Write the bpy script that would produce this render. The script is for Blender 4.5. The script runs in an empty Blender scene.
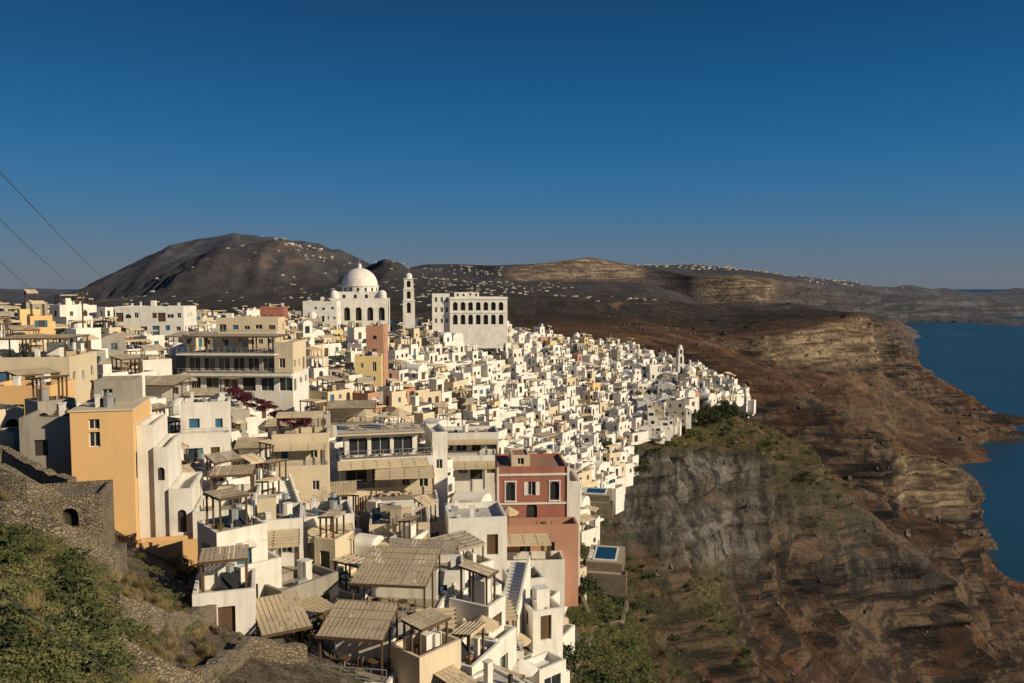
import bpy, math, random, bmesh
import numpy as np
from mathutils import Vector, Matrix
random.seed(7); np.random.seed(7)
R=random.random
def ru(a,b): return a+(b-a)*random.random()
scene=bpy.context.scene
H=250.0
F=28/36*1024
TH=math.atan(53.5/F); CT,ST=math.cos(TH),math.sin(TH)
def drop(v): # z drop per unit y
    return (F*ST-(341.5-v)*CT)/(F*CT+(341.5-v)*ST)
def P(u,v,d):
    k=F*CT+(341.5-v)*ST
    return Vector(((u-512)/k*d, d, H-drop(v)*d))
# ---------------------------------------------------------------- noise
def hash3(i,j,k):
    n=(i*374761393+j*668265263+k*2147483647+1013904223)&0xffffffff
    n=((n^(n>>13))*1274126177)&0xffffffff
    n=n^(n>>16)
    return (n&0xffff)/65535.0*2-1
def vnoise(x,y,z):
    xi=np.floor(x).astype(np.int64);yi=np.floor(y).astype(np.int64);zi=np.floor(z).astype(np.int64)
    fx=x-xi;fy=y-yi;fz=z-zi
    fx=fx*fx*(3-2*fx);fy=fy*fy*(3-2*fy);fz=fz*fz*(3-2*fz)
    def h(a,b,c): return hash3(xi+a,yi+b,zi+c)
    x00=h(0,0,0)*(1-fx)+h(1,0,0)*fx; x10=h(0,1,0)*(1-fx)+h(1,1,0)*fx
    x01=h(0,0,1)*(1-fx)+h(1,0,1)*fx; x11=h(0,1,1)*(1-fx)+h(1,1,1)*fx
    return (x00*(1-fy)+x10*fy)*(1-fz)+(x01*(1-fy)+x11*fy)*fz
# ---------------------------------------------------------------- terrain control rows: (u,d,v) or (u,d,Zs(z))
def Zs(z): return ('z',z)
rows=[
 [(-400,8,900),(0,8,1000),(1400,8,1300)],
 [(-400,22,650),(0,22,600),(60,22,640),(130,22,730),(200,22,780),(300,22,820),(470,22,870),(580,22,930),(700,22,1000),(1024,22,1050),(1400,22,1050)],
 [(-400,40,540),(0,40,530),(60,40,555),(130,40,615),(200,40,660),(300,40,700),(400,40,740),(470,40,770),(530,40,800),(580,40,830),(640,40,870),(700,40,930),(1024,44,1000),(1400,44,1000)],
 [(-400,62,440),(0,62,470),(60,62,500),(130,62,548),(200,62,580),(300,62,610),(400,62,645),(470,62,665),(530,62,690),(580,62,730),(640,64,770),(700,66,840),(800,70,920),(1024,75,950),(1400,75,950)],
 [(-400,90,380),(0,90,400),(130,90,440),(200,90,490),(300,90,530),(400,90,560),(470,90,580),(530,90,605),(580,92,630),(640,100,665),(700,110,745),(760,120,830),(1024,150,870),(1400,150,880)],
 [(-400,135,350),(0,135,358),(130,135,378),(200,135,405),(300,135,435),(400,135,465),(470,135,490),(530,135,525),(580,137,545),(640,148,575),(700,165,670),(760,190,715),(820,220,725),(1024,280,760),(1400,300,780)],
 [(-400,190,330),(0,190,338),(130,190,346),(200,190,358),(300,190,375),(400,190,400),(470,190,430),(530,190,462),(580,193,485),(620,200,505),(660,207,530),(700,215,555),(760,240,575),(820,290,590),(880,340,620),(940,380,650),(1024,420,685),(1400,450,760)],
 [(-400,250,326),(0,250,330),(200,250,337),(300,250,345),(400,250,358),(470,250,385),(530,250,410),(580,252,430),(640,245,452),(700,228,440),(760,252,446),(805,288,456),(825,322,505),(860,350,535),(940,410,590),(1024,490,640),(1400,600,740)],
 [(-400,300,322),(0,300,326),(300,330,330),(400,340,332),(470,370,337),(530,400,342),(600,420,350),(660,400,366),(700,380,378),(745,350,394),(780,365,415),(820,390,445),(860,430,475),(940,500,530),(1024,580,582),(1100,650,650),(1400,750,740)],
 [(-400,550,335),(0,550,337),(400,500,345),(530,540,350),(640,560,355),(700,540,375),(745,480,415),(800,480,462),(860,540,505),(940,600,555),(1024,680,Zs(-8)),(1400,850,Zs(-20))],
 [(-400,650,340),(400,650,342),(640,640,347),(700,620,375),(745,600,402),(800,640,452),(860,690,500),(940,728,510),(970,750,520),(1024,820,Zs(-6)),(1400,900,Zs(-20))],
 [(-400,800,345),(400,750,338),(640,720,335),(700,700,350),(760,700,385),(820,690,425),(870,702,442),(940,738,438),(965,775,462),(1000,840,500),(1024,880,512),(1050,900,Zs(-10)),(1400,1000,Zs(-20))],
 [(-400,1000,340),(400,950,330),(640,850,330),(700,850,350),(760,850,392),(820,850,440),(880,900,475),(940,950,500),(1024,1050,Zs(-12)),(1400,1200,Zs(-20))],
 [(-400,1100,338),(400,1050,326),(640,950,328),(700,950,345),(760,950,385),(820,1000,410),(880,1050,445),(940,1100,450),(990,1150,453),(1022,1200,Zs(3)),(1036,1210,Zs(-12)),(1400,1300,Zs(-20))],
 [(-400,1200,335),(400,1120,324),(640,1080,326),(700,1080,338),(760,1072,362),(820,1145,372),(880,1235,378),(925,1310,386),(950,1300,402),(990,1290,428),(1022,1285,Zs(12)),(1038,1290,Zs(-12)),(1400,1400,Zs(-20))],
 [(-400,1300,332),(400,1200,322),(640,1200,324),(700,1200,334),(760,1100,338),(800,1150,330),(860,1250,320),(900,1335,321),(922,1365,336),(942,1370,364),(988,1360,405),(1018,1330,Zs(8)),(1036,1340,Zs(-12)),(1400,1500,Zs(-20))],
 [(-400,2000,322),(400,1800,308),(640,1900,306),(760,1900,318),(860,2000,316),(895,2000,319),(915,1900,Zs(30)),(930,1800,Zs(-14)),(1400,2000,Zs(-20))],
 [(-400,3000,312),(30,3000,306),(100,3000,303),(300,3000,298),(400,2800,290),(520,2600,288),(640,2600,296),(700,2500,305),(760,2500,308),(860,2800,308),(900,3000,316),(922,3100,Zs(-14)),(1400,3500,Zs(-20))],
 [(-400,3800,309),(35,3800,306),(150,3600,284),(240,3700,256),(340,3700,272),(400,3600,276),(500,3450,281),(640,3550,283),(690,3440,304),(770,3380,306),(800,3560,305),(860,4650,311),(900,5600,Zs(2)),(940,6300,Zs(-12)),(1024,7050,Zs(-12)),(1400,8000,Zs(-12))],
 [(-400,4800,302),(0,4800,303),(30,4800,302),(50,4800,296),(75,4800,284),(120,4800,263),(170,4800,243),(205,4800,237),(240,4800,228),(275,4800,233),(310,4800,238),(345,4700,250),(375,4500,259),(400,4300,264),(440,4000,263),(500,3600,265),(560,3560,261),(590,3600,256),(640,3650,268),(690,3490,276),(730,3440,276),(770,3450,280),(800,3640,283),(860,4740,289),(900,5700,294),(940,6400,298),(1024,7150,301),(1400,8200,308)],
 [(-400,6000,291),(0,6000,292),(60,5900,292),(300,5600,275),(400,5200,272),(560,4800,268),(640,5200,267),(700,5200,266),(740,5300,269),(800,5400,274),(860,6000,282),(900,6600,286),(940,7200,288),(1024,8000,290),(1400,9000,291)],
 [(-400,9000,290.5),(60,9000,291),(400,8000,Zs(-20)),(800,8000,Zs(-20)),(1024,9500,Zs(-20)),(1400,10500,Zs(-20))],
]
umin,umax,ustep=-400,1400,2.5
us=np.arange(umin,umax+1,ustep,dtype=float); NU=len(us)
cd=[];cz=[]
for ri,r in enumerate(rows):
    uu=[p[0] for p in r]; dd=[p[1] for p in r]
    zz=[(p[2][1] if isinstance(p[2],tuple) else H-drop(p[2])*p[1]) for p in r]
    sl=[(H-z)/d for z,d in zip(zz,dd)]
    D=np.interp(us,uu,dd); S=np.interp(us,uu,sl)
    k=7 if ri<19 else 3
    ker=np.hanning(k+2)[1:-1]; ker/=ker.sum()
    def sm(a): return np.convolve(np.pad(a,(k//2,k//2),mode='edge'),ker,mode='valid')
    D=sm(D);S=sm(S)
    cd.append(D); cz.append(H-S*D)
cd=np.array(cd); cz=np.array(cz); K=len(rows)
SEG=28
ts=np.linspace(0,K-1,(K-1)*SEG+1); NT=len(ts)
ld=np.log(cd)
i0=np.minimum(ts.astype(int),K-2); fr=(ts-i0)[:,None]
Dg=np.exp(ld[i0]*(1-fr)+ld[i0+1]*fr); Zg=cz[i0]*(1-fr)+cz[i0+1]*fr
for it in range(8):
    w=0.5
    Zn=Zg.copy(); Zn[1:-1]=Zg[1:-1]*(1-w)+w*0.5*(Zg[:-2]+Zg[2:]); Zg=Zn
Ug=np.repeat(us[None,:],NT,0); Tg=np.repeat(ts[:,None],NU,1)
Xg=(Ug-512)/F*Dg; Yg=Dg.copy()
tb_d=[0,45,62,90,135,190,225,250,300,350,400,450,500]
tb_u=[430,470,550,575,572,598,628,655,712,752,742,650,560]
def rim(d): return np.interp(d,tb_d,tb_u)
tb2_d=[0,44,52,60,75,100]; tb2_u=[600,330,215,180,-150,-380]
def lef(d): return np.interp(d,tb2_d,tb2_u)
def smooth(a,b,x):
    t=np.clip((x-a)/(b-a),0,1); return t*t*(3-2*t)
town=smooth(0,14,rim(Dg)-Ug)*smooth(0,14,Ug-lef(Dg))*smooth(560,500,Dg)*smooth(42,50,Dg)
amp=(1-town)*smooth(14,40,Dg)
dz=np.zeros_like(Zg);dh=np.zeros_like(Zg);dm=np.zeros_like(Zg)
rt=smooth(600,700,Ug+0*Dg)*smooth(2500,1800,Dg)
mount=smooth(17.0,17.8,Tg)
gt_z=np.gradient(Zg,axis=0); gt_d=np.gradient(Dg,axis=0)
gu_z=np.gradient(Zg,axis=1); gu_x=np.gradient(Xg,axis=1); 
sy=gt_z/np.maximum(gt_d,.01); sxx=(gu_z-sy*np.gradient(Dg,axis=1))/np.maximum(gu_x,.01)
slope=np.sqrt(sy**2+sxx**2)
steep=smooth(.50,1.0,slope)
sc_=.34*Xg+.94*Yg; qc=.94*Xg-.34*Yg
for i,(wl) in enumerate([900,420,190,85,40,19,9,4.2,2]):
    a=0.075*wl
    att=np.clip(Dg*(.32 if wl>100 else .5)/wl,0,1)**1.4*np.clip(wl/(Dg*0.005),0,1)
    n=vnoise(Xg/wl+i*7.3,Yg/wl+i*3.1,Zg/wl*0.25+i)
    wx=vnoise(Xg/wl*.7+i,Yg/wl*.7,Zg/wl*.6)*.5
    n2=vnoise(sc_/wl+i*9.3+50+wx,qc/(2.6*wl)+i*5.1,Zg/wl*0.12+i)
    rd=.62-2.4*np.abs(n2)
    dz+=a*att*n; dh+=a*att*3.4*rd*(1 if wl<300 else .35)
    if wl>60: dm+=0.15*wl*(.55-2*np.abs(vnoise(Xg/wl+i*3.7,Yg/(wl*2.6)+i,0*Zg)))
crestfix=np.clip(1-0.6*np.exp(-((Tg-19.2)/0.7)**2),0,1)
leftm=np.clip(smooth(470,380,Ug)*smooth(20,90,Ug)+.3*smooth(620,700,Ug),0,1)
dz=dz*amp*crestfix*(0.35+0.3*rt)+dm*mount*crestfix*leftm*.95*smooth(20.5,19.8,Tg)
dh=dh*amp*crestfix*(0.20+0.85*rt+0.6*mount)*smooth(60,200,Dg)
zw=Zg+5*vnoise(Xg/90,Yg/90,Zg*0)+2.2*vnoise(Xg/22,Yg/22,Zg/9)
def saw(x,k=.8): 
    f=x-np.floor(x); return np.where(f<k,f/k,(1-f)/(1-k))-.5
st=(saw(zw/15)*6.5+saw(zw/6.3)*2.8+saw(zw/2.3)*1.0)*rt*amp*smooth(150,300,Dg)*steep*(0.35+0.65*smooth(-.2,.35,vnoise(Xg/50,Yg/50,Zg/25)))
# dark lava outcrops standing out of the scree slope
oc=smooth(.18,.36,vnoise(Xg/46,Yg/46,Zg/30+9)+.5*vnoise(Xg/15,Yg/15,Zg/12))*rt*smooth(230,340,Dg)*smooth(.15,.4,slope)*amp
dh+=oc*(6+5*vnoise(Xg/6,Yg/6,Zg/10)); dz+=oc*(3+2*vnoise(Xg/9,Yg/9,Zg/9))
Zg2=np.maximum(Zg+dz,-18)
push=dh*0.9-st
Xg2=Xg+push*0.80; Yg2=Yg-push*0.42
def ground(x,y):
    u=512+F*x/y; c=min(max((u-umin)/ustep,0),NU-1.001); c0=int(c); f=c-c0
    a=np.interp(y,Dg[:,c0],Zg2[:,c0]); b=np.interp(y,Dg[:,c0+1],Zg2[:,c0+1])
    return float(a*(1-f)+b*f)
verts=np.stack([Xg2,Yg2,Zg2],-1).reshape(-1,3)
ii=np.arange(NT-1)[:,None]*NU+np.arange(NU-1)[None,:]
faces=np.stack([ii,ii+1,ii+1+NU,ii+NU],-1).reshape(-1,4)
me=bpy.data.meshes.new("terrain")
me.vertices.add(len(verts)); me.vertices.foreach_set("co",verts.astype(np.float32).ravel())
me.loops.add(faces.size); me.loops.foreach_set("vertex_index",faces.astype(np.int32).ravel())
me.polygons.add(len(faces)); me.polygons.foreach_set("loop_start",np.arange(0,faces.size,4,dtype=np.int32))
me.polygons.foreach_set("use_smooth",np.ones(len(faces),dtype=bool))
me.update(calc_edges=True)
def win(u0,u1,t0,t1,su=12,stt=0.15):
    return smooth(u0-su,u0+su,Ug)*smooth(u1+su,u1-su,Ug)*smooth(t0-stt,t0+stt,Tg)*smooth(t1+stt,t1-stt,Tg)
cream=np.clip(win(520,640,18.1,19.0)+1.3*win(700,775,18.1,19.0)+1.1*win(872,958,10.2,10.95,6)+1.0*win(765,915,14.15,14.95)+0.3*win(840,1000,13.3,14.0),0,1)
grey=np.clip(win(690,812,6.05,7.0)+1.2*win(678,706,4.35,5.5,8)+0.7*win(590,640,4.6,5.5)+0.3*win(820,900,6.6,7.6),0,1)
nb=vnoise(Xg/22,Yg/22,Zg*0)*0.5+0.5*vnoise(Xg/7,Yg/7,Zg*0)
green=np.clip(win(-400,120,0,3.2,20,.3)+win(585,760,3.0,5.2,18,.3)*(1+0.8*nb)+win(560,800,5.0,6.2,14,.3)*(0.7+1.3*nb)*(1-grey)+win(600,770,6.0,8.2,14,.3)*(0.85+1.0*nb)*(1-grey)+win(680,860,6.9,8.3,14,.3)*.6*(1-grey),0,1)*(1-town*0.8)
path=np.clip(win(115,520,0,3.3,14,.2)+.8*win(560,640,3.6,5.6,10,.2),0,1)*(1-town)
plain=smooth(1000,1500,Dg)*(1-cream)
rocky=np.clip(win(640,1400,18.0,19.05,14,.1)+steep+oc,0,1)
col=np.stack([np.clip(town+path*.8,0,1),green,cream,grey],-1).reshape(-1,4).astype(np.float32)
at=me.attributes.new("zones",'FLOAT_COLOR','POINT'); at.data.foreach_set("color",col.ravel())
at=me.attributes.new("plain",'FLOAT','POINT'); at.data.foreach_set("value",plain.ravel().astype(np.float32))
at=me.attributes.new("rocky",'FLOAT','POINT'); at.data.foreach_set("value",rocky.ravel().astype(np.float32))
terrain=bpy.data.objects.new("terrain",me); scene.collection.objects.link(terrain)
# ---------------------------------------------------------------- materials
def newmat(name):
    m=bpy.data.materials.new(name); m.use_nodes=True
    nt=m.node_tree; b=nt.nodes["Principled BSDF"]; return m,nt,b
def mixc(nt,fac,a,b,bt='MIX'):
    n=nt.nodes.new('ShaderNodeMix'); n.data_type='RGBA'; n.blend_type=bt
    for s,val in ((n.inputs[0],fac),(n.inputs[6],a),(n.inputs[7],b)):
        if hasattr(val,'links') or hasattr(val,'is_linked'): nt.links.new(val,s)
        elif isinstance(val,(int,float)): s.default_value=val
        else: s.default_value=(*val,1)
    return n.outputs[2]
def mth(nt,op,a,b=None,clamp=False):
    n=nt.nodes.new('ShaderNodeMath'); n.operation=op; n.use_clamp=clamp
    for s,val in ((n.inputs[0],a),(n.inputs[1],b)):
        if val is None: continue
        if hasattr(val,'is_linked'): nt.links.new(val,s)
        else: s.default_value=val
    return n.outputs[0]
def mr(nt,x,a,b,c=0,d=1):
    n=nt.nodes.new('ShaderNodeMapRange'); nt.links.new(x,n.inputs[0])
    n.inputs[1].default_value=a;n.inputs[2].default_value=b;n.inputs[3].default_value=c;n.inputs[4].default_value=d
    return n.outputs[0]
def noise(nt,co,scale,detail=4,rough=.55):
    n=nt.nodes.new('ShaderNodeTexNoise'); n.inputs['Scale'].default_value=scale; n.inputs['Detail'].default_value=detail; n.inputs['Roughness'].default_value=rough
    nt.links.new(co,n.inputs['Vector']); return n.outputs[0]
def mapping(nt,co,sc,rot=0):
    n=nt.nodes.new('ShaderNodeMapping'); n.inputs['Scale'].default_value=sc; n.inputs['Rotation'].default_value=(0,0,rot); nt.links.new(co,n.inputs[0]); return n.outputs[0]
def plaster(name,c,dirt=(.42,.38,.32),dk=.35,bump=.15,var=.25,rough=.85):
    m,nt,b=newmat(name)
    geo=nt.nodes.new('ShaderNodeNewGeometry'); co=geo.outputs['Position']
    oi=nt.nodes.new('ShaderNodeObjectInfo')
    n1=noise(nt,co,.35,4,.6); n2=noise(nt,mapping(nt,co,(1.6,1.6,.22)),1.0,4,.65)
    f=mth(nt,'MULTIPLY',mr(nt,n2,.50,.72),dk)
    f2=mth(nt,'MULTIPLY',mr(nt,n1,.45,.75),dk*.8)
    base=mixc(nt,mth(nt,'MULTIPLY',oi.outputs['Random'],var),c,(c[0]*.72,c[1]*.68,c[2]*.6))
    base=mixc(nt,f,base,dirt); base=mixc(nt,f2,base,dirt)
    nt.links.new(base,b.inputs['Base Color']); b.inputs['Roughness'].default_value=rough
    b.inputs['Specular IOR Level'].default_value=.2
    bp=nt.nodes.new('ShaderNodeBump'); bp.inputs['Strength'].default_value=bump; bp.inputs['Distance'].default_value=.05
    nt.links.new(noise(nt,co,3,3,.7),bp.inputs['Height']); nt.links.new(bp.outputs[0],b.inputs['Normal'])
    return m
MAT={}
MAT['white']=plaster('white_plaster',(.79,.755,.68),dk=.5)
MAT['cream']=plaster('cream_plaster',(.66,.55,.38),dk=.5)
MAT['ochre']=plaster('ochre_plaster',(.72,.45,.20),(.55,.39,.2),.5,var=.05)
MAT['yellow']=plaster('yellow_plaster',(.68,.52,.25),(.5,.4,.25),.4)
MAT['pink']=plaster('pink_plaster',(.50,.27,.18),(.34,.19,.13),.5)
MAT['red']=plaster('red_plaster',(.37,.145,.10),(.24,.11,.08),.6,var=.05)
MAT['grey']=plaster('grey_render',(.34,.31,.26),(.18,.16,.13),.6)
MAT['roofw']=plaster('roof_lime',(.56,.52,.45),(.28,.25,.2),.7)
MAT['roofb']=plaster('roof_screed',(.42,.35,.26),(.2,.165,.13),.7)
MAT['rooft']=plaster('roof_terracotta',(.36,.20,.13),(.2,.12,.08),.6)
MAT['awn']=plaster('awning_canvas',(.60,.49,.33),(.32,.26,.17),.5,var=.5)
MAT['reed']=plaster('reed_slats',(.52,.42,.28),(.28,.21,.13),.6,var=.4)
MAT['wood']=plaster('weathered_timber',(.12,.075,.04),(.06,.04,.03),.5)
MAT['metal']=plaster('galvanised_metal',(.3,.31,.32),(.15,.12,.1),.3,rough=.45)
MAT['blue']=plaster('blue_paint',(.05,.14,.24),(.05,.1,.14),.3)
MAT['teal']=plaster('teal_paint',(.04,.14,.17),(.05,.1,.12),.3)
MAT['tile']=plaster('terrace_paving',(.38,.32,.24),(.2,.165,.12),.6)
m,nt,b=newmat('window_glass'); b.inputs['Base Color'].default_value=(.03,.035,.04,1); b.inputs['Roughness'].default_value=.12; MAT['glass']=m
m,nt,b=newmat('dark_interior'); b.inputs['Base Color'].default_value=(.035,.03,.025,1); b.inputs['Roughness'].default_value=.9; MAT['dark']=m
m,nt,b=newmat('pool_water'); b.inputs['Base Color'].default_value=(.015,.06,.09,1); b.inputs['Roughness'].default_value=.08; MAT['pool']=m
m,nt,b=newmat('volcanic_rock'); geo=nt.nodes.new('ShaderNodeNewGeometry'); co=geo.outputs['Position']; oi=nt.nodes.new('ShaderNodeObjectInfo')
c=mixc(nt,oi.outputs['Random'],(.07,.05,.038),(.2,.14,.10)); c=mixc(nt,mr(nt,noise(nt,co,1.2,5,.7),.4,.65),c,(.055,.04,.03)); nt.links.new(c,b.inputs['Base Color']); b.inputs['Roughness'].default_value=.95; MAT['rock']=m
m,nt,b=newmat('dry_stone'); geo=nt.nodes.new('ShaderNodeNewGeometry'); co=geo.outputs['Position']
wv=nt.nodes.new('ShaderNodeVectorMath'); wv.operation='ADD'; nn=nt.nodes.new('ShaderNodeTexNoise'); nn.inputs['Scale'].default_value=1.5; nt.links.new(co,nn.inputs['Vector']); nt.links.new(mapping(nt,co,(1,1,1.7)),wv.inputs[0])
sv=nt.nodes.new('ShaderNodeVectorMath'); sv.operation='SCALE'; sv.inputs['Scale'].default_value=.5; nt.links.new(nn.outputs['Color'],sv.inputs[0]); nt.links.new(sv.outputs[0],wv.inputs[1])
vo=nt.nodes.new('ShaderNodeTexVoronoi'); vo.inputs['Scale'].default_value=3.8; nt.links.new(wv.outputs[0],vo.inputs['Vector'])
vd=nt.nodes.new('ShaderNodeTexVoronoi'); vd.feature='DISTANCE_TO_EDGE'; vd.inputs['Scale'].default_value=3.8; nt.links.new(wv.outputs[0],vd.inputs['Vector'])
sep=nt.nodes.new('ShaderNodeSeparateColor'); nt.links.new(vo.outputs['Color'],sep.inputs[0])
c=mixc(nt,sep.outputs[0],(.30,.24,.16),(.12,.095,.07)); c=mixc(nt,mr(nt,vd.outputs['Distance'],0,.07,.6,0),c,(.05,.04,.03))
c=mixc(nt,mr(nt,noise(nt,co,.6,5),.40,.58,0,.8),c,(.25,.195,.13)); nt.links.new(c,b.inputs['Base Color']); b.inputs['Roughness'].default_value=.95
bp=nt.nodes.new('ShaderNodeBump'); bp.inputs['Strength'].default_value=.9; bp.inputs['Distance'].default_value=.1; nt.links.new(mr(nt,vd.outputs['Distance'],0,.15),bp.inputs['Height']); nt.links.new(bp.outputs[0],b.inputs['Normal'])
MAT['stone']=m
def leafmat(name,c1,c2,sc=1.2):
    m,nt,b=newmat(name); geo=nt.nodes.new('ShaderNodeNewGeometry')
    oi=nt.nodes.new('ShaderNodeObjectInfo')
    n=noise(nt,geo.outputs['Position'],sc,3)
    f=mth(nt,'ADD',mth(nt,'MULTIPLY',oi.outputs['Random'],.6),mr(nt,n,.35,.7,-.1,.5),True)
    nt.links.new(mixc(nt,f,c1,c2),b.inputs['Base Color']); b.inputs['Roughness'].default_value=.8
    b.inputs['Specular IOR Level'].default_value=.15
    return m
MAT['leaf']=leafmat('shrub_foliage',(.07,.095,.032),(.19,.17,.07))
MAT['leafd']=leafmat('dark_foliage',(.03,.048,.018),(.07,.075,.03))
MAT['dry']=leafmat('dry_grass',(.28,.21,.10),(.15,.12,.055))
MAT['boug']=leafmat('bougainvillea',(.13,.02,.045),(.08,.03,.03))
# terrain material
m,nt,b=newmat('volcanic_terrain'); geo=nt.nodes.new('ShaderNodeNewGeometry'); co=geo.outputs['Position']
za=nt.nodes.new('ShaderNodeAttribute'); za.attribute_name='zones'; sp=nt.nodes.new('ShaderNodeSeparateColor'); nt.links.new(za.outputs['Color'],sp.inputs[0])
pa=nt.nodes.new('ShaderNodeAttribute'); pa.attribute_name='plain'
ra=nt.nodes.new('ShaderNodeAttribute'); ra.attribute_name='rocky'
sx=nt.nodes.new('ShaderNodeSeparateXYZ'); nt.links.new(geo.outputs['Normal'],sx.inputs[0]); nz=sx.outputs[2]
px=nt.nodes.new('ShaderNodeSeparateXYZ'); nt.links.new(co,px.inputs[0])
nL=noise(nt,co,.012,8,.62); nM=noise(nt,co,.09,8,.68); nS=noise(nt,co,.7,6,.7)
stk=noise(nt,mapping(nt,co,(.014,.10,.02),-math.atan2(.34,-.94)+math.radians(90)),1.0,7,.65)
strm=noise(nt,mapping(nt,co,(.010,.010,.13)),1.0,7,.68)
strL=noise(nt,mapping(nt,co,(.0012,.0012,.030)),1.0,7,.62)
brown=mixc(nt,mr(nt,nL,.42,.58),(.27,.135,.068),(.095,.058,.040))
brown=mixc(nt,mr(nt,stk,.50,.62,0,.85),brown,(.055,.038,.03))
brown=mixc(nt,mr(nt,stk,.46,.36,0,.7),brown,(.30,.19,.115))
brown=mixc(nt,mr(nt,nM,.54,.68,0,.7),brown,(.27,.175,.11))
brown=mixc(nt,mr(nt,nS,.51,.62,0,.75),brown,(.04,.03,.024))
rock=mixc(nt,mr(nt,strm,.43,.54),(.026,.022,.022),(.24,.17,.12))
rock=mixc(nt,mr(nt,nM,.46,.56,0,.85),rock,(.046,.040,.039))
rock=mixc(nt,mr(nt,nL,.5,.60,0,.5),rock,(.17,.08,.045))
c=mixc(nt,mth(nt,'MAXIMUM',mr(nt,nz,.74,.50),mth(nt,'MULTIPLY',ra.outputs['Fac'],mr(nt,nM,.33,.46))),brown,rock)
vf=nt.nodes.new('ShaderNodeTexVoronoi'); vf.inputs['Scale'].default_value=.013; nt.links.new(mapping(nt,co,(1.6,.55,0)),vf.inputs['Vector'])
sf=nt.nodes.new('ShaderNodeSeparateColor'); nt.links.new(vf.outputs['Color'],sf.inputs[0])
fld=mixc(nt,sf.outputs[0],(.06,.043,.034),(.15,.11,.078)); fld=mixc(nt,mr(nt,nM,.49,.55),fld,(.032,.034,.024))
c=mixc(nt,mth(nt,'MULTIPLY',mth(nt,'MULTIPLY',pa.outputs['Fac'],mr(nt,nz,.75,.9)),mr(nt,ra.outputs['Fac'],0,.5,1,0)),c,fld)
cr=mixc(nt,mr(nt,strm,.42,.58),(.50,.38,.25),(.13,.09,.065)); cr=mixc(nt,mr(nt,stk,.5,.6,0,.6),cr,(.09,.065,.05)); crm=mth(nt,'MULTIPLY',sp.outputs[2],mr(nt,nM,.34,.46),True)
c=mixc(nt,crm,c,cr)
vs=noise(nt,mapping(nt,co,(.16,.16,.035)),1.0,7,.72)
gr=mixc(nt,mr(nt,vs,.42,.58),(.06,.055,.053),(.32,.295,.26)); gr=mixc(nt,mr(nt,strm,.5,.62,0,.6),gr,(.08,.068,.06))
c=mixc(nt,mth(nt,'MULTIPLY',za.outputs['Alpha'],mr(nt,nM,.36,.46),True),c,gr)
gn=mixc(nt,mr(nt,nS,.42,.58),(.20,.16,.08),(.08,.09,.036)); gm=mth(nt,'MULTIPLY',sp.outputs[1],mr(nt,nM,.34,.5),True)
c=mixc(nt,gm,c,gn)
tw=mixc(nt,mr(nt,nS,.4,.65),(.33,.28,.21),(.14,.11,.08)); c=mixc(nt,sp.outputs[0],c,tw)
far_haze=mr(nt,px.outputs[1],1300,5000)  # aerial haze painted into the base colour: blue-grey tint growing with world Y
haze_col=mixc(nt,mr(nt,nL,.40,.60),(.135,.14,.165),(.075,.082,.105))
haze_col=mixc(nt,mth(nt,'MULTIPLY',ra.outputs['Fac'],mr(nt,strL,.42,.52)),haze_col,(.04,.05,.068)) 
c=mixc(nt,mth(nt,'MULTIPLY',mth(nt,'MULTIPLY',far_haze,.85),mr(nt,sp.outputs[2],0,1,1,.35)),c,haze_col)
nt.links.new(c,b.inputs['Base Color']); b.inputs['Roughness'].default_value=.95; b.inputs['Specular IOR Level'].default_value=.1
bp=nt.nodes.new('ShaderNodeBump'); bp.inputs['Strength'].default_value=1; bp.inputs['Distance'].default_value=13
nt.links.new(mth(nt,'ADD',nM,mth(nt,'MULTIPLY',stk,-.7)),bp.inputs['Height'])
bp2=nt.nodes.new('ShaderNodeBump'); bp2.inputs['Strength'].default_value=1; bp2.inputs['Distance'].default_value=1.8
nt.links.new(nS,bp2.inputs['Height']); nt.links.new(bp.outputs[0],bp2.inputs['Normal']); nt.links.new(bp2.outputs[0],b.inputs['Normal'])
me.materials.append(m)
m,nt,b=newmat('sea_water'); geo=nt.nodes.new('ShaderNodeNewGeometry'); co=geo.outputs['Position']
n=noise(nt,mapping(nt,co,(.002,.0006,1)),1,4)
nt.links.new(mixc(nt,mr(nt,n,.35,.65),(.008,.045,.08),(.014,.062,.10)),b.inputs['Base Color']); b.inputs['Roughness'].default_value=.4
bp=nt.nodes.new('ShaderNodeBump'); bp.inputs['Strength'].default_value=.5; bp.inputs['Distance'].default_value=1.5
nt.links.new(noise(nt,mapping(nt,co,(.05,.05,.05)),1,6,.6),bp.inputs['Height']); nt.links.new(bp.outputs[0],b.inputs['Normal'])
sm_=bpy.data.meshes.new("sea"); S=150000
sm_.from_pydata([(-S,-3000,0),(S,-3000,0),(S,S,0),(-S,S,0)],[],[(0,1,2,3)]); sm_.materials.append(m)
scene.collection.objects.link(bpy.data.objects.new("sea",sm_))
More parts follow.
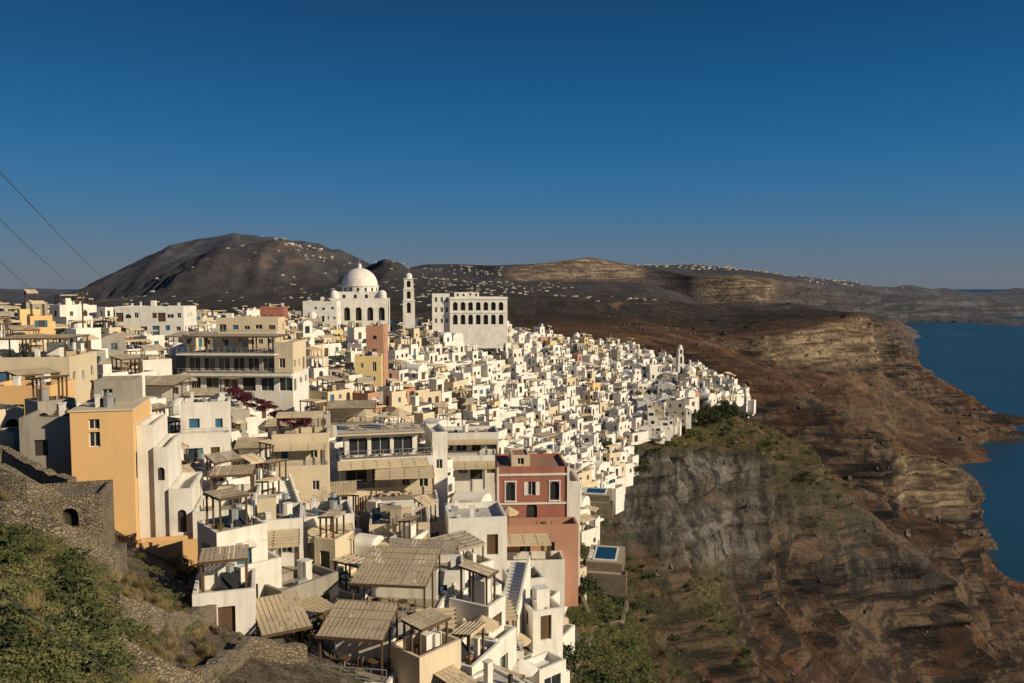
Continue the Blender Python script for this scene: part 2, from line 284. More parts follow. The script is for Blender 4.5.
# ---------------------------------------------------------------- mesh builder
class MB:
    def __init__(s): s.v=[];s.f=[];s.m=[]
    def poly(s,pts,mat):
        n=len(s.v); s.v.extend([tuple(p) for p in pts]); s.f.append(tuple(range(n,n+len(pts)))); s.m.append(mat)
    def box(s,x0,x1,y0,y1,z0,z1,mat,top=None,bottom=True):
        p=s.poly
        p([(x0,y0,z0),(x1,y0,z0),(x1,y0,z1),(x0,y0,z1)],mat);p([(x1,y0,z0),(x1,y1,z0),(x1,y1,z1),(x1,y0,z1)],mat)
        p([(x1,y1,z0),(x0,y1,z0),(x0,y1,z1),(x1,y1,z1)],mat);p([(x0,y1,z0),(x0,y0,z0),(x0,y0,z1),(x0,y1,z1)],mat)
        p([(x0,y0,z1),(x1,y0,z1),(x1,y1,z1),(x0,y1,z1)],top or mat)
        if bottom: p([(x0,y1,z0),(x1,y1,z0),(x1,y0,z0),(x0,y0,z0)],mat)
    def cyl(s,cx,cy,z0,z1,r0,r1,mat,n=10,cap=True):
        a=[(cx+r0*math.cos(2*math.pi*i/n),cy+r0*math.sin(2*math.pi*i/n),z0) for i in range(n)]
        b=[(cx+r1*math.cos(2*math.pi*i/n),cy+r1*math.sin(2*math.pi*i/n),z1) for i in range(n)]
        for i in range(n):
            j=(i+1)%n; s.poly([a[i],a[j],b[j],b[i]],mat)
        if cap and r1>.01: s.poly(b,mat)
    def dome(s,cx,cy,z,r,mat,n=16,rings=6,sq=1.0):
        pr=[(r*math.cos(k*math.pi/2/rings),z+sq*r*math.sin(k*math.pi/2/rings)) for k in range(rings+1)]
        for k in range(rings): s.cyl(cx,cy,pr[k][1],pr[k+1][1],pr[k][0],max(pr[k+1][0],.001),mat,n,False)
    def vault(s,x0,x1,y0,y1,z,mat,n=8):
        r=(x1-x0)/2; cx=(x0+x1)/2; pts=[(cx-r*math.cos(math.pi*i/n),z+r*.6*math.sin(math.pi*i/n)) for i in range(n+1)]
        for i in range(n):
            s.poly([(pts[i][0],y0,pts[i][1]),(pts[i][0],y1,pts[i][1]),(pts[i+1][0],y1,pts[i+1][1]),(pts[i+1][0],y0,pts[i+1][1])][::-1],mat)
        s.poly([(p[0],y0,p[1]) for p in pts[::-1]],mat); s.poly([(p[0],y1,p[1]) for p in pts],mat)
    def facade(s,o,U,Nn,W,z0,z1,ops,wm,dep=.2,lod=1,shut=None):
        ops=[q for q in ops if q[0]>.05 and q[1]<W-.05 and q[2]>=z0 and q[3]<z1-.02]
        xs=sorted({0,W,*[q[0] for q in ops],*[q[1] for q in ops]}); zs=sorted({z0,z1,*[q[2] for q in ops],*[q[3] for q in ops]})
        def pt(x,z,off=0): return (o[0]+U[0]*x-Nn[0]*off,o[1]+U[1]*x-Nn[1]*off,z)
        if not ops: s.poly([pt(0,z0),pt(W,z0),pt(W,z1),pt(0,z1)],wm); return
        for i in range(len(xs)-1):
            for j in range(len(zs)-1):
                cx=(xs[i]+xs[i+1])/2; cz_=(zs[j]+zs[j+1])/2
                if any(q[0]<cx<q[1] and q[2]<cz_<q[3] for q in ops): continue
                s.poly([pt(xs[i],zs[j]),pt(xs[i+1],zs[j]),pt(xs[i+1],zs[j+1]),pt(xs[i],zs[j+1])],wm)
        for q in ops:
            a,b_,c_,d_=q[:4]; kind=q[4]; dp=q[5] if len(q)>5 else dep
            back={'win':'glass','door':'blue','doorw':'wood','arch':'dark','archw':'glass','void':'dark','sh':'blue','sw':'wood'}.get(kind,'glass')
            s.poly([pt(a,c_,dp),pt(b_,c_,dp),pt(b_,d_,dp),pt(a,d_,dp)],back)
            s.poly([pt(a,c_),pt(a,c_,dp),pt(a,d_,dp),pt(a,d_)],wm); s.poly([pt(b_,c_,dp),pt(b_,c_),pt(b_,d_),pt(b_,d_,dp)],wm)
            s.poly([pt(a,c_),pt(b_,c_),pt(b_,c_,dp),pt(a,c_,dp)],wm)
            if kind in('arch','archw'):
                r=(b_-a)/2; n=8; cx=(a+b_)/2; ap=[(cx-r*math.cos(math.pi*i/n),d_-r+r*.98*math.sin(math.pi*i/n)) for i in range(n+1)]
                for i in range(n):
                    s.poly([pt(*ap[i]),pt(*ap[i+1]),pt(ap[i+1][0],d_),pt(ap[i][0],d_)],wm)
                    s.poly([pt(*ap[i]),pt(ap[i][0],ap[i][1],dp),pt(ap[i+1][0],ap[i+1][1],dp),pt(*ap[i+1])],wm)
            else: s.poly([pt(a,d_,dp),pt(b_,d_,dp),pt(b_,d_),pt(a,d_)],wm)
            if lod and kind=='win':
                w=.06; mx=(a+b_)/2
                fm=shut or 'white'
                for (x0,x1,y0,y1) in ((a,a+w,c_,d_),(b_-w,b_,c_,d_),(mx-w/2,mx+w/2,c_,d_),(a+w,b_-w,c_,c_+w),(a+w,b_-w,d_-w,d_)):
                    s.poly([pt(x0,y0,dp-.04),pt(x1,y0,dp-.04),pt(x1,y1,dp-.04),pt(x0,y1,dp-.04)],fm)
            if lod and shut and kind=='win':
                hw=(b_-a)/2
                for x0 in (a-hw-.02,b_+.02):
                    if x0>0.03 and x0+hw<W-.03: s.poly([pt(x0,c_,-.04),pt(x0+hw,c_,-.04),pt(x0+hw,d_,-.04),pt(x0,d_,-.04)],shut)
    def volume(s,x0,x1,y0,y1,zb,z1,wm,rm,ops={},par=.5,lod=1,shut=None):
        zt=z1+par; t=.22
        s.facade((x0,y0),(1,0),(0,-1),x1-x0,zb,zt,ops.get('F',[]),wm,lod=lod,shut=shut)
        s.facade((x1,y0),(0,1),(1,0),y1-y0,zb,zt,ops.get('R',[]),wm,lod=lod,shut=shut)
        s.facade((x1,y1),(-1,0),(0,1),x1-x0,zb,zt,ops.get('B',[]),wm,lod=lod,shut=shut)
        s.facade((x0,y1),(0,-1),(-1,0),y1-y0,zb,zt,ops.get('L',[]),wm,lod=lod,shut=shut)
        if par>.02:
            o=[(x0,y0),(x1,y0),(x1,y1),(x0,y1)]; i=[(x0+t,y0+t),(x1-t,y0+t),(x1-t,y1-t),(x0+t,y1-t)]
            for k in range(4):
                j=(k+1)%4; s.poly([(*o[k],zt),(*o[j],zt),(*i[j],zt),(*i[k],zt)],wm); s.poly([(*i[k],z1),(*i[k],zt),(*i[j],zt),(*i[j],z1)],wm)
            s.poly([(*p,z1) for p in i],rm)
        else: s.poly([(x0,y0,zt),(x1,y0,zt),(x1,y1,zt),(x0,y1,zt)],rm)
    def pergola(s,x0,x1,y0,y1,z,h,mat='reed',tilt=0,slats=True,posts='wood'):
        for x in (x0+.1,x1-.2):
            for y in (y0+.1,(y0+y1)/2,y1-.2): s.box(x,x+.12,y,y+.12,z,z+h+tilt*(y-y0)/(y1-y0),posts,bottom=False)
        def zz(y): return z+h+tilt*(y-y0)/(y1-y0)
        nb=max(2,int((x1-x0)/1.5))
        for i in range(nb+1):
            x=x0+(x1-x0-.1)*i/nb; a=zz(y0)+.02;b_=zz(y1)+.02
            s.poly([(x,y0,a),(x+.1,y0,a),(x+.1,y0,a+.14),(x,y0,a+.14)],posts)
            s.poly([(x,y0,a+.14),(x+.1,y0,a+.14),(x+.1,y1,b_+.14),(x,y1,b_+.14)],posts)
            s.poly([(x+.1,y0,a),(x+.1,y1,b_),(x+.1,y1,b_+.14),(x+.1,y0,a+.14)],posts); s.poly([(x,y1,b_),(x,y0,a),(x,y0,a+.14),(x,y1,b_+.14)],posts)
        if slats:
            n=int((x1-x0)/.30)
            for i in range(n):
                x=x0+(x1-x0)*i/n; w=(x1-x0)/n
                s.poly([(x+.02,y0-.1,zz(y0)+.18),(x+w-.02,y0-.1,zz(y0)+.18),(x+w-.02,y1+.1,zz(y1)+.18),(x+.02,y1+.1,zz(y1)+.18)],mat)
            s.box(x0,x1,y0-.16,y0-.1,zz(y0)+.02,zz(y0)+.2,posts)
            m_=max(1,int((y1-y0)/.9))
            for i in range(m_+1):
                y=y0+(y1-y0)*i/m_; s.box(x0-.05,x1+.05,y-.02,y+.02,zz(y)+.19,zz(y)+.22,'roofb')
        else:
            n=5
            for i in range(n):
                ya=y0+(y1-y0)*i/n; yb=y0+(y1-y0)*(i+1)/n; ym=(ya+yb)/2
                s.poly([(x0,ya,zz(ya)+.2),(x1,ya,zz(ya)+.2),(x1,ym,zz(ym)+.12),(x0,ym,zz(ym)+.12)],mat)
                s.poly([(x0,ym,zz(ym)+.12),(x1,ym,zz(ym)+.12),(x1,yb,zz(yb)+.2),(x0,yb,zz(yb)+.2)],mat)
            s.poly([(x0,y0,zz(y0)-.1),(x1,y0,zz(y0)-.1),(x1,y0,zz(y0)+.2),(x0,y0,zz(y0)+.2)],mat)
    def stairs(s,x,y,z,n,w,rise,run,mat,ax='y',sg=1,base=2):
        for i in range(n):
            a=i*run*sg; b_=(i+1)*run*sg; lo,hi=min(a,b_),max(a,b_)
            zt=z+(i+1)*rise
            if ax=='y': s.box(x,x+w,y+lo,y+hi,z-base,zt,mat,bottom=False)
            else: s.box(x+lo,x+hi,y,y+w,z-base,zt,mat,bottom=False)
    def rail(s,pts,z,h=.95,mat='metal'):
        for (a,b_) in zip(pts[:-1],pts[1:]):
            L=math.hypot(b_[0]-a[0],b_[1]-a[1]); n=max(1,int(L/1.0))
            for i in range(n+1):
                x=a[0]+(b_[0]-a[0])*i/n; y=a[1]+(b_[1]-a[1])*i/n; s.box(x-.02,x+.02,y-.02,y+.02,z,z+h,mat)
            ux,uy=(b_[0]-a[0])/L,(b_[1]-a[1])/L; nx,ny=-uy*.025,ux*.025
            for hh in (h,h*.5,h*.25):
                q=[(a[0]-nx,a[1]-ny),(b_[0]-nx,b_[1]-ny),(b_[0]+nx,b_[1]+ny),(a[0]+nx,a[1]+ny)]
                s.poly([(*p,z+hh+.03) for p in q],mat); s.poly([(*q[0],z+hh-.02),(*q[1],z+hh-.02),(*q[1],z+hh+.03),(*q[0],z+hh+.03)],mat); s.poly([(*q[2],z+hh-.02),(*q[3],z+hh-.02),(*q[3],z+hh+.03),(*q[2],z+hh+.03)],mat)
    def parasol(s,x,y,z,r=1.5,mat='awn'):
        s.cyl(x,y,z,z+2.5,.04,.04,'wood',6); s.cyl(x,y,z+2.05,z+2.75,r,.03,mat,8,False); s.cyl(x,y,z+1.9,z+2.05,r,r,mat,8,False); s.cyl(x,y,z,z+.1,.3,.3,'grey',8)
    def table(s,x,y,z):
        s.cyl(x,y,z+.7,z+.75,.42,.42,'wood',8); s.cyl(x,y,z,z+.7,.05,.05,'metal',5)
        for dx in(-.75,.6):
            s.box(x+dx,x+dx+.4,y-.2,y+.2,z+.42,z+.47,'wood')
            for lx in(0,.36):
                for ly in(-.2,.16): s.box(x+dx+lx,x+dx+lx+.04,y+ly,y+ly+.04,z,z+.42,'wood')
            bx=x+dx+(0 if dx<0 else .36); s.box(bx,bx+.04,y-.2,y+.2,z+.47,z+.9,'wood')
    def obj(s,name,loc=(0,0,0),yaw=0,parent=None,smooth=False):
        me=bpy.data.meshes.new(name); me.from_pydata(s.v,[],s.f)
        names=sorted(set(s.m)); idx={n:i for i,n in enumerate(names)}
        for n in names: me.materials.append(MAT[n])
        me.polygons.foreach_set("material_index",np.array([idx[q] for q in s.m],dtype=np.int32))
        me.update()
        o=bpy.data.objects.new(name,me); o.location=loc; o.rotation_euler=(0,0,yaw); scene.collection.objects.link(o)
        if parent: o.parent=parent
        return o
def wins(W,z,h,p=.8,door=False,big=False):
    n=max(1,int(W/ru(1.9,2.8))); out=[]
    for i in range(n):
        if R()>p: continue
        cx=W*(i+.5)/n+ru(-.2,.2)
        if door or R()<.2:
            w=ru(.45,.6)*(1.6 if big else 1)
            k=random.choice(['door','doorw','win','arch','win','doorw','void'])
            out.append((cx-w,cx+w,z+.05,z+2.2,k)); door=False
        else:
            w=ru(.32,.55)*(1.5 if big else 1); zz=z+ru(.85,1.1); out.append((cx-w,cx+w,zz,zz+ru(.9,1.25),random.choice(['win','win','win','sh','archw','sw'])))
    out=[q for i,q in enumerate(out) if i==0 or q[0]>out[i-1][1]+.15]
    return out
excl=[]
def roofstuff(mb,x0,x1,y0,y1,z,lod):
    if x1-x0<2.2 or y1-y0<2.2: return
    r=R
    for _ in range(2):
        if r()<.45:
            x=ru(x0+.5,x1-1);y=ru(y0+.5,y1-1);h=ru(.6,1.6);w=ru(.3,.6); mb.box(x,x+w,y,y+w,z,z+h,'white'); mb.box(x-.06,x+w+.06,y-.06,y+w+.06,z+h,z+h+.1,'white')
    if r()<.3:
        x=ru(x0+.5,x1-1.2);y=ru(y0+.6,y1-1); mb.cyl(x+.4,y,z+.3,z+1.3,.4,.4,random.choice(['white','metal','white']),8); mb.box(x,x+.8,y-.4,y+.4,z,z+.3,'metal')
    if r()<.22:
        x=ru(x0+.4,x1-1.6);y=ru(y0+.5,y1-1.4)
        mb.poly([(x,y,z+.2),(x+1.1,y,z+.2),(x+1.1,y+.9,z+1.1),(x,y+.9,z+1.1)],'glass'); mb.poly([(x,y+.93,z),(x,y+.93,z+1.05),(x+1.1,y+.93,z+1.05),(x+1.1,y+.93,z)],'metal')
        mb.cyl(x+.55,y+1.1,z+1.0,z+1.5,.28,.28,'metal',8)
    if lod and r()<.4:
        x=ru(x0+.4,x1-.6);y=ru(y0+.4,y1-.6); h=ru(1.5,3); mb.box(x,x+.04,y,y+.04,z,z+h,'metal')
        for k in range(4): mb.box(x-.35+k*.05,x+.4-k*.05,y,y+.03,z+h-.1-k*.2,z+h-.07-k*.2,'metal')
    if r()<.45:
        x=ru(x0+.4,x1-1.4);y=ru(y0+.4,y1-1.2); mb.box(x,x+.8,y,y+.35,z,z+.6,random.choice(['metal','grey','wood']))
    if r()<.3:
        x=ru(x0+.3,x1-1.8);y=ru(y0+.3,y1-1.6); h=ru(1.2,2.1); mb.box(x,x+ru(1,1.6),y,y+ru(1,1.5),z,z+h,random.choice(['white','cream','roofb','white']))
    if lod and r()<.5:
        for _ in range(random.randint(3,8)):
            x=ru(x0+.3,x1-.7);y=ru(y0+.3,y1-.7);w=ru(.15,.45); mb.box(x,x+w,y,y+w,z,z+ru(.2,.7),random.choice(['wood','metal','rooft','blue','dark','cream','leafd']))
def house(x,y,yaw,size,d,pal,left):
    mb=MB(); lod=1 if d<210 else 0
    w=size*ru(.8,1.3); dp=size*ru(.7,1.05); hs=ru(2.4,3.1)
    st=1 if R()<.58 else 2
    if R()<.06 and d>90: st=3
    c,s_=math.cos(yaw),math.sin(yaw)
    zc=ground(x,y); zmin=min(ground(x+c*a-s_*b_,y+s_*a+c*b_) for a in(-w/2,w/2) for b_ in(-dp/2-2,dp/2))
    base=min(-.5,zmin-zc-.8)
    wm=random.choices(['white','cream','yellow','pink','grey','ochre'],pal)[0]
    rm=random.choices(['roofw','roofb','rooft','white'],[5,4.5,.3,1.2] if left else [6,1.8,.1,5])[0]
    shut=random.choice([None,None,'blue','wood','teal','metal'])
    x0,x1,y0,y1=-w/2,w/2,-dp/2,dp/2
    z=0
    big=R()<.25
    for k in range(st):
        zt=z+hs
        ops={'F':wins(x1-x0,z,hs,.9,k==0 or R()<.5,big),'R':wins(y1-y0,z,hs,.7),'L':wins(y1-y0,z,hs,.6),'B':wins(x1-x0,z,hs,.3)}
        if k==0 and base<-2.7: ops['F']+=[(q[0],q[1],q[2]-hs,q[3]-hs,q[4]) for q in wins(x1-x0,0,hs,.75) if q[2]-hs>base]
        last=(k==st-1)
        if last and R()<.10 and w<9:
            mb.volume(x0,x1,y0,y1,base if k==0 else z,zt-.4,wm,wm,ops,0,lod,shut)
            mb.vault(x0,x1,y0,y1,zt-.4,'white' if R()<.8 else wm)
        else:
            mb.volume(x0,x1,y0,y1,base if k==0 else z,zt,wm,rm,ops,ru(.15,.9),lod,shut)
            if last: roofstuff(mb,x0,x1,y0,y1,zt,lod)
            if last and R()<.03 and d>100: mb.cyl((x0+x1)/2,(y0+y1)/2,zt,zt+1,1.5,1.5,'white',12); mb.dome((x0+x1)/2,(y0+y1)/2,zt+1,1.5,'white',12,4)
            if last and R()<(.50 if left else .18):
                mb.pergola(x0+.3,x0+.3+(x1-x0)*ru(.5,.9),y0+.3,y0+.3+(y1-y0)*ru(.5,.85),zt,2.3,random.choice(['awn','reed','awn','roofb']),ru(-.3,.6),slats=(d<120 and R()<.5))
        f=ru(.55,1); g=ru(.6,.95)
        nx=(x1-x0)*f
        if R()<.5: x0n,x1n=x0+.03,x0+nx-.03
        else: x0n,x1n=x1-nx+.03,x1-.03
        y0=y0+(y1-y0)*(1-g)+.03; x0,x1=x0n,x1n; y1-=.03; z=zt+.01
        if lod and not last and R()<.3 : 
            mb.parasol(ru(-w/2+1.2,w/2-1.2),-dp/2+1.1,zt,1.3,random.choice(['awn','white']))
    X0,X1=-w/2+.07,w/2-.07
    if R()<.65:
        td=ru(1.6,3.2); th=ru(-.4,.3); a=X0 if R()<.5 else X0+w*ru(.1,.4); b_=min(X1,a+w*ru(.5,.9))
        mb.volume(a,b_,-dp/2-td,-dp/2-.01,base-1,th-.4,'white' if R()<.7 else wm,random.choice(['tile','roofw','tile']),{'F':wins(b_-a,th-3.2,hs,.6) if base<-3.4 else []},.9,lod)
        if lod and R()<(.5 if left else .3): mb.pergola(a+.3,b_-.3,-dp/2-td+.2,-dp/2-.1,th-.4,2.5,random.choice(['awn','reed','awn']),.3,slats=d<100)
        elif lod and R()<.4: mb.parasol((a+b_)/2,-dp/2-td/2,th-.4,1.2,random.choice(['awn','white','awn']))
        if lod and d<130 and R()<.7: mb.table(a+1.2,-dp/2-td/2,th-.4)
    for sg in(-1,1):
        if R()<.45:
            ww=ru(1.4,2.8); hh=ru(.9,2.6)
            a,b_=(X1+.08,X1+ww) if sg>0 else (X0-ww,X0-.08)
            q0=ru(-.5,.1)*dp
            mb.volume(a,b_,q0,dp*.43,base-1,hh,random.choice(['white','white',wm]),rm,{'F':wins(b_-a,0.0,hs,.8) if hh>2.3 else []},ru(.1,.5),lod)
        elif sg>0 and R()<.4:
            mb.stairs(X1+.08,-dp/2,-.3,12,1.0,.22,.3,'white','y',1,3)
    nm={'white':'white_house','cream':'cream_house','yellow':'yellow_house','pink':'pink_house','grey':'grey_house','ochre':'ochre_house'}[wm]
    return mb.obj(nm,(x,y,zc),yaw)
def keep(x,y,r): excl.append((x,y,r))
# ---------------------------------------------------------------- hero buildings
def block(name,u,v,d,w,dp,st,wm,rm='roofw',yaw=0,hs=3.1,par=.6,base=-8,shut=None,p=.95,setback=0,perg=None,big=False,r=None,awn=False):
    q=P(u,v,d); mb=MB(); x0,x1,y0,y1=-w/2,w/2,0,dp; z=0
    for k in range(st):
        ops={'F':wins(x1-x0,z,hs,p,k==0,big),'R':wins(y1-y0,z,hs,.8),'L':wins(y1-y0,z,hs,.8)}
        mb.volume(x0,x1,y0,y1,base if k==0 else z,z+hs,wm,rm,ops,par if k==st-1 or setback else .02,1,shut)
        z+=hs+.01
        if k<st-1:
            if setback:
                mb.rail([(x0+.1,y0+.1),(x1-.1,y0+.1)],z+par,.5)
                if R()<.5: mb.pergola(x0+.3,x1-.3,y0+.2,y0+setback-.1,z-.01,2.3,'awn',.2,slats=False)
            y0+=setback
            x0+=.02;x1-=.02
            if setback==0: z+=.02
    roofstuff(mb,x0,x1,y0,y1,z,1); roofstuff(mb,x0,x1,y0,y1,z,1)
    if perg: mb.pergola(x0+.4,x1-.4,y0+.3,y1-1,z,2.4,perg,slats=(perg=='reed'))
    if awn: mb.pergola(x0+.2,x1-.2,-2.6,-.05,-.3,2.6,'awn',.4,slats=False)
    mb.obj(name,q,yaw); keep(q.x-math.sin(yaw)*dp/2,q.y+math.cos(yaw)*dp/2,r or max(w,dp)*.55)
q=P(108,545,62); mb=MB()
mb.volume(-2.4,2.1,0,7,-4,10.4,'ochre','roofb',{'F':[(1.3,2.1,7.9,9.1,'win'),(1.3,2.1,9.3,10.1,'win'),(.5,.8,4,4.3,'void')],'R':wins(7,5,3,.7)},.3,1,None)
mb.box(-2.5,2.2,-.1,7.1,10.71,10.85,'cream')
mb.volume(2.13,3.4,1.0,7.4,-4,8.8,'white','roofw',{'R':wins(6,3,3,.9)},.5)
mb.volume(3.43,4.5,.6,7.2,-4,7.0,'white','roofw',{'F':[(.25,.8,4.8,5.9,'arch')]},.5)
mb.volume(4.53,6.3,.3,6.5,-4,3.4,'white','roofw',{'F':[(.6,1.3,.5,2.4,'arch')],'R':wins(6,0,3,.9)},.7)
mb.volume(2.3,9.3,-1.2,.2,-4,-.2,'ochre','tile',{'F':[(3,3.8,-2.6,-1.1,'arch')]},.5)
mb.volume(6.4,11,-.4,5,-4,1.6,'white','tile',{'F':[(.8,1.7,-1,1.0,'arch'),(2.6,3.5,-.8,1.0,'win')]},.7)
mb.stairs(6.5,.5,-1,12,1.1,.25,.32,'white','x',1,3)
mb.volume(-6.6,-2.43,2,8,-4,9.6,'grey','roofb',{'F':[(1,2.0,7.0,8.3,'void'),(2.6,3.4,4,5.2,'win')]},.5)
mb.volume(-1.6,1.4,4,7.6,10,12.4,'grey','roofb',{'F':[(.6,1.4,10.9,12.0,'win')]},.3)
roofstuff(mb,-2,2,0.4,4,10.4,1); roofstuff(mb,-6,-3,2,7,9.6,1); roofstuff(mb,6.6,10.6,0,5,1.6,1)
mb.obj('ochre_house',q,math.radians(14)); keep(q.x+1,q.y+4,6.5); keep(q.x+8,q.y+2,3.5)
q=P(533,522,92); mb=MB()
mb.volume(-4.1,4.1,0,7.5,-3,6.2,'red','rooft',{'F':[(.9,2.0,2.6,4.8,'archw'),(3.3,4.6,.0,2.3,'arch'),(3.5,4.4,3.2,4.8,'win'),(6.1,7.2,2.6,4.8,'archw')],'R':[(1,2,3,4.7,'win'),(4,5,3,4.7,'win'),(2.4,3.6,0,2.2,'arch')],'L':wins(7.5,3,3,.9)},.35,1,'white')
for a in((-4.2,4.2,-.12,.0,5.55,5.8),(-4.2,4.2,-.1,0,2.12,2.34)): mb.box(*a,'white')
mb.box(-4.25,-4.0,-.15,.0,-2,6.6,'white'); mb.box(4.0,4.25,-.15,0,-2,6.6,'white')
for (a,b_) in((.9,2.0),(6.1,7.2)):
    mb.box(a-4.1-.14,a-4.1,-.06,-.003,2.6,4.8,'white'); mb.box(b_-4.1,b_-4.1+.14,-.06,-.003,2.6,4.8,'white'); mb.box(a-4.1-.2,b_-4.1+.2,-.09,-.003,4.82,4.97,'white'); mb.box(a-4.1-.2,b_-4.1+.2,-.12,-.003,2.44,2.58,'white')
mb.volume(-2.4,-.2,2,6,6.2,7.4,'cream','rooft',{'F':[(.7,1.5,6.4,7.2,'win')]},.15)
mb.volume(-5.8,4.9,-3.2,-.2,-9,-.3,'pink','tile',{'F':[(1,2.2,-3.5,-1,'arch'),(4,5.2,-3.5,-1,'arch'),(7,8,-3.2,-1.4,'win')]},.9)
mb.volume(4.3,5.7,.6,6.5,-8,4.2,'white','roofw',{},.4)
mb.volume(-5.0,2.9,-6.4,-3.25,-9,-3.2,'white','tile',{'F':[(1,2,-5.6,-3.6,'doorw'),(4,5,-5.4,-4,'win')]},.8)
mb.parasol(-3,-1.8,-.3,1.2); mb.table(1,-1.8,-.3); mb.pergola(-4.6,1.5,-6,-3.4,-3.2,2.4,'awn',.3,False)
mb.obj('red_house',q,math.radians(4)); keep(q.x,q.y+1,8)
q=P(392,482,97); mb=MB()
mb.volume(-6.2,5.2,0,8,-8,2.9,'white','tile',{'F':[(.6,3.2,.1,2.4,'win'),(3.8,6.4,.1,2.4,'win'),(7,9.8,.1,2.4,'win')],'R':wins(8,0,3,.9,big=True)},.15)
mb.volume(-7.0,4.6,-2.8,-.02,-8,-.1,'cream','tile',{'F':[(1,2,-3.2,-1.4,'win'),(5,6,-3.2,-1.4,'win'),(8,9.4,-3.2,-1,'void')]},.2)
mb.rail([(-6.9,-2.7),(4.5,-2.7),(4.5,-.2)],.1,1)
mb.volume(-5.6,3.4,2.0,8,2.93,5.7,'white','roofb',{'F':[(.5,2.8,3.1,5.3,'win'),(3.2,5.6,3.1,5.3,'win'),(6,8.4,3.1,5.3,'win')],'R':wins(6,3,3,.9,big=True)},.1)
mb.rail([(-6.1,.1),(5.1,.1),(5.1,4)],3.05,1)
mb.box(-6.4,4.2,.8,8.3,5.82,5.98,'cream'); mb.rail([(-6.2,.9),(4,.9)],5.98,.9)
mb.pergola(-6.6,4.2,-2.6,-.1,.1,2.35,'awn',.3,slats=False)
for x in(-4.5,-1,2.5): mb.table(x,.9,3.05); mb.table(x+1,3,5.98)
mb.parasol(-3,3.2,5.98,1.5,'awn'); mb.parasol(1.2,3.4,5.98,1.5,'awn')
mb.volume(5.25,7.2,1.5,8,-8,5.2,'white','roofw',{'F':[(.5,1.3,1,2.2,'win')]},.5)
mb.obj('restaurant_building',q,math.radians(14)); keep(q.x,q.y+2,9.5)
q=P(238,392,132); mb=MB()
mb.volume(-9.5,9.3,0,9,-6,3.0,'white','tile',{'F':[(1+i*3.1,3.2+i*3.1,.2,2.4,random.choice(['win','void'])) for i in range(6)],'R':wins(9,0,3,.9,big=True)},.15)
mb.box(-9.6,9.4,-1.4,-.01,2.8,3.0,'white'); mb.rail([(-9.5,-1.3),(9.3,-1.3)],3.0,1)
mb.volume(-9.2,6,1,9,3.17,6.3,'grey','tile',{'F':[(.6+i*2.5,2.5+i*2.5,3.4,5.7,'win') for i in range(6)],'R':wins(8,3.2,3,.9,big=True)},.1)
mb.box(-9.9,6.6,-1.0,.98,6.2,6.42,'white'); mb.rail([(-9.8,-.9),(6.5,-.9),(6.5,6)],6.42,1)
mb.volume(6.05,9.2,.6,8,3.17,8.0,'cream','roofb',{'F':[(.8,1.8,4,5.6,'win')],'R':wins(7,3.2,3,.9)},.3)
for i in range(6):
    for y in(1.5,7.5): mb.box(-8.6+i*2.8,-8.4+i*2.8,y,y+.2,6.42,9.0,'wood')
mb.box(-9.4,6.2,.9,8.4,9.0,9.25,'wood','roofb')
mb.volume(-6,-1,4.5,8,6.43,8.9,'white','roofb',{'F':wins(5,6.45,2.3,1)},.02)
for x in(-8,-4,0,4): mb.table(x,1.8,6.42)
mb.obj('hotel_building',q,math.radians(-2)); keep(q.x,q.y+3,12)
q=P(358,322,300); mb=MB()
mb.volume(-11,11,0,20,-8,8.2,'white','roofw',{'F':[(1.5+i*4.3,3.8+i*4.3,.5,5.6,'arch',.8) for i in range(5)],'R':[(2+i*4.3,3.8+i*4.3,.5,5.6,'arch',.8) for i in range(4)],'L':[(2+i*4.3,3.8+i*4.3,.5,5.6,'arch',.8) for i in range(4)]},.7)
mb.volume(-8,8,3,17,8.2,11.0,'white','roofw',{'F':[(2+i*4.2,3.2+i*4.2,8.7,10.4,'archw') for i in range(3)]},.4)
mb.cyl(0,10,11,13.4,7.2,7.2,'white',24,True)
for i in range(16):
    a=2*math.pi*i/16; x,y=7.22*math.cos(a),10+7.22*math.sin(a); tx,ty=-math.sin(a)*.4,math.cos(a)*.4
    mb.poly([(x-tx,y-ty,11.5),(x+tx,y+ty,11.5),(x+tx,y+ty,12.9),(x-tx,y-ty,12.9)],'glass')
mb.cyl(0,10,13.4,13.75,7.5,7.5,'white',24); mb.dome(0,10,13.75,6.9,'white',40,12,.98)
mb.cyl(0,10,20.4,21.6,.8,.7,'white',8); mb.dome(0,10,21.6,.75,'white',8,3); mb.box(-.08,.08,9.92,10.08,22.2,23.8,'metal'); mb.box(-.5,.5,9.92,10.08,23.0,23.15,'metal')
for sx_ in(-9,9):
    mb.cyl(sx_,3,8.9,10.4,1.6,1.6,'white',12); mb.dome(sx_,3,10.4,1.6,'white',12,4)
mb.obj('cathedral',q,math.radians(6)); keep(q.x,q.y+10,15)
q=P(409,318,305); mb=MB()
z=0
for k,(hw,h) in enumerate([(2.2,6.5),(1.95,4.0),(1.7,3.6)]):
    ops=[(hw-.75,hw+.75,z+(.6 if k else 2),z+h-.5,'arch',.9)]
    mb.volume(-hw,hw,-hw,hw,z-(8 if k==0 else 0),z+h,'white','white',{s:ops for s in 'FRLB'},.02); z+=h+.02
    mb.box(-hw-.25,hw+.25,-hw-.25,hw+.25,z,z+.3,'white'); z+=.3
mb.cyl(0,0,z,z+.8,1.3,1.3,'white',10); mb.dome(0,0,z+.8,1.35,'white',12,4); mb.box(-.06,.06,-.06,.06,z+2.1,z+3.4,'metal'); mb.box(-.4,.4,-.06,.06,z+2.8,z+2.9,'metal')
mb.obj('bell_tower',q,math.radians(6)); keep(q.x,q.y,5)
q=P(470,326,318); mb=MB()
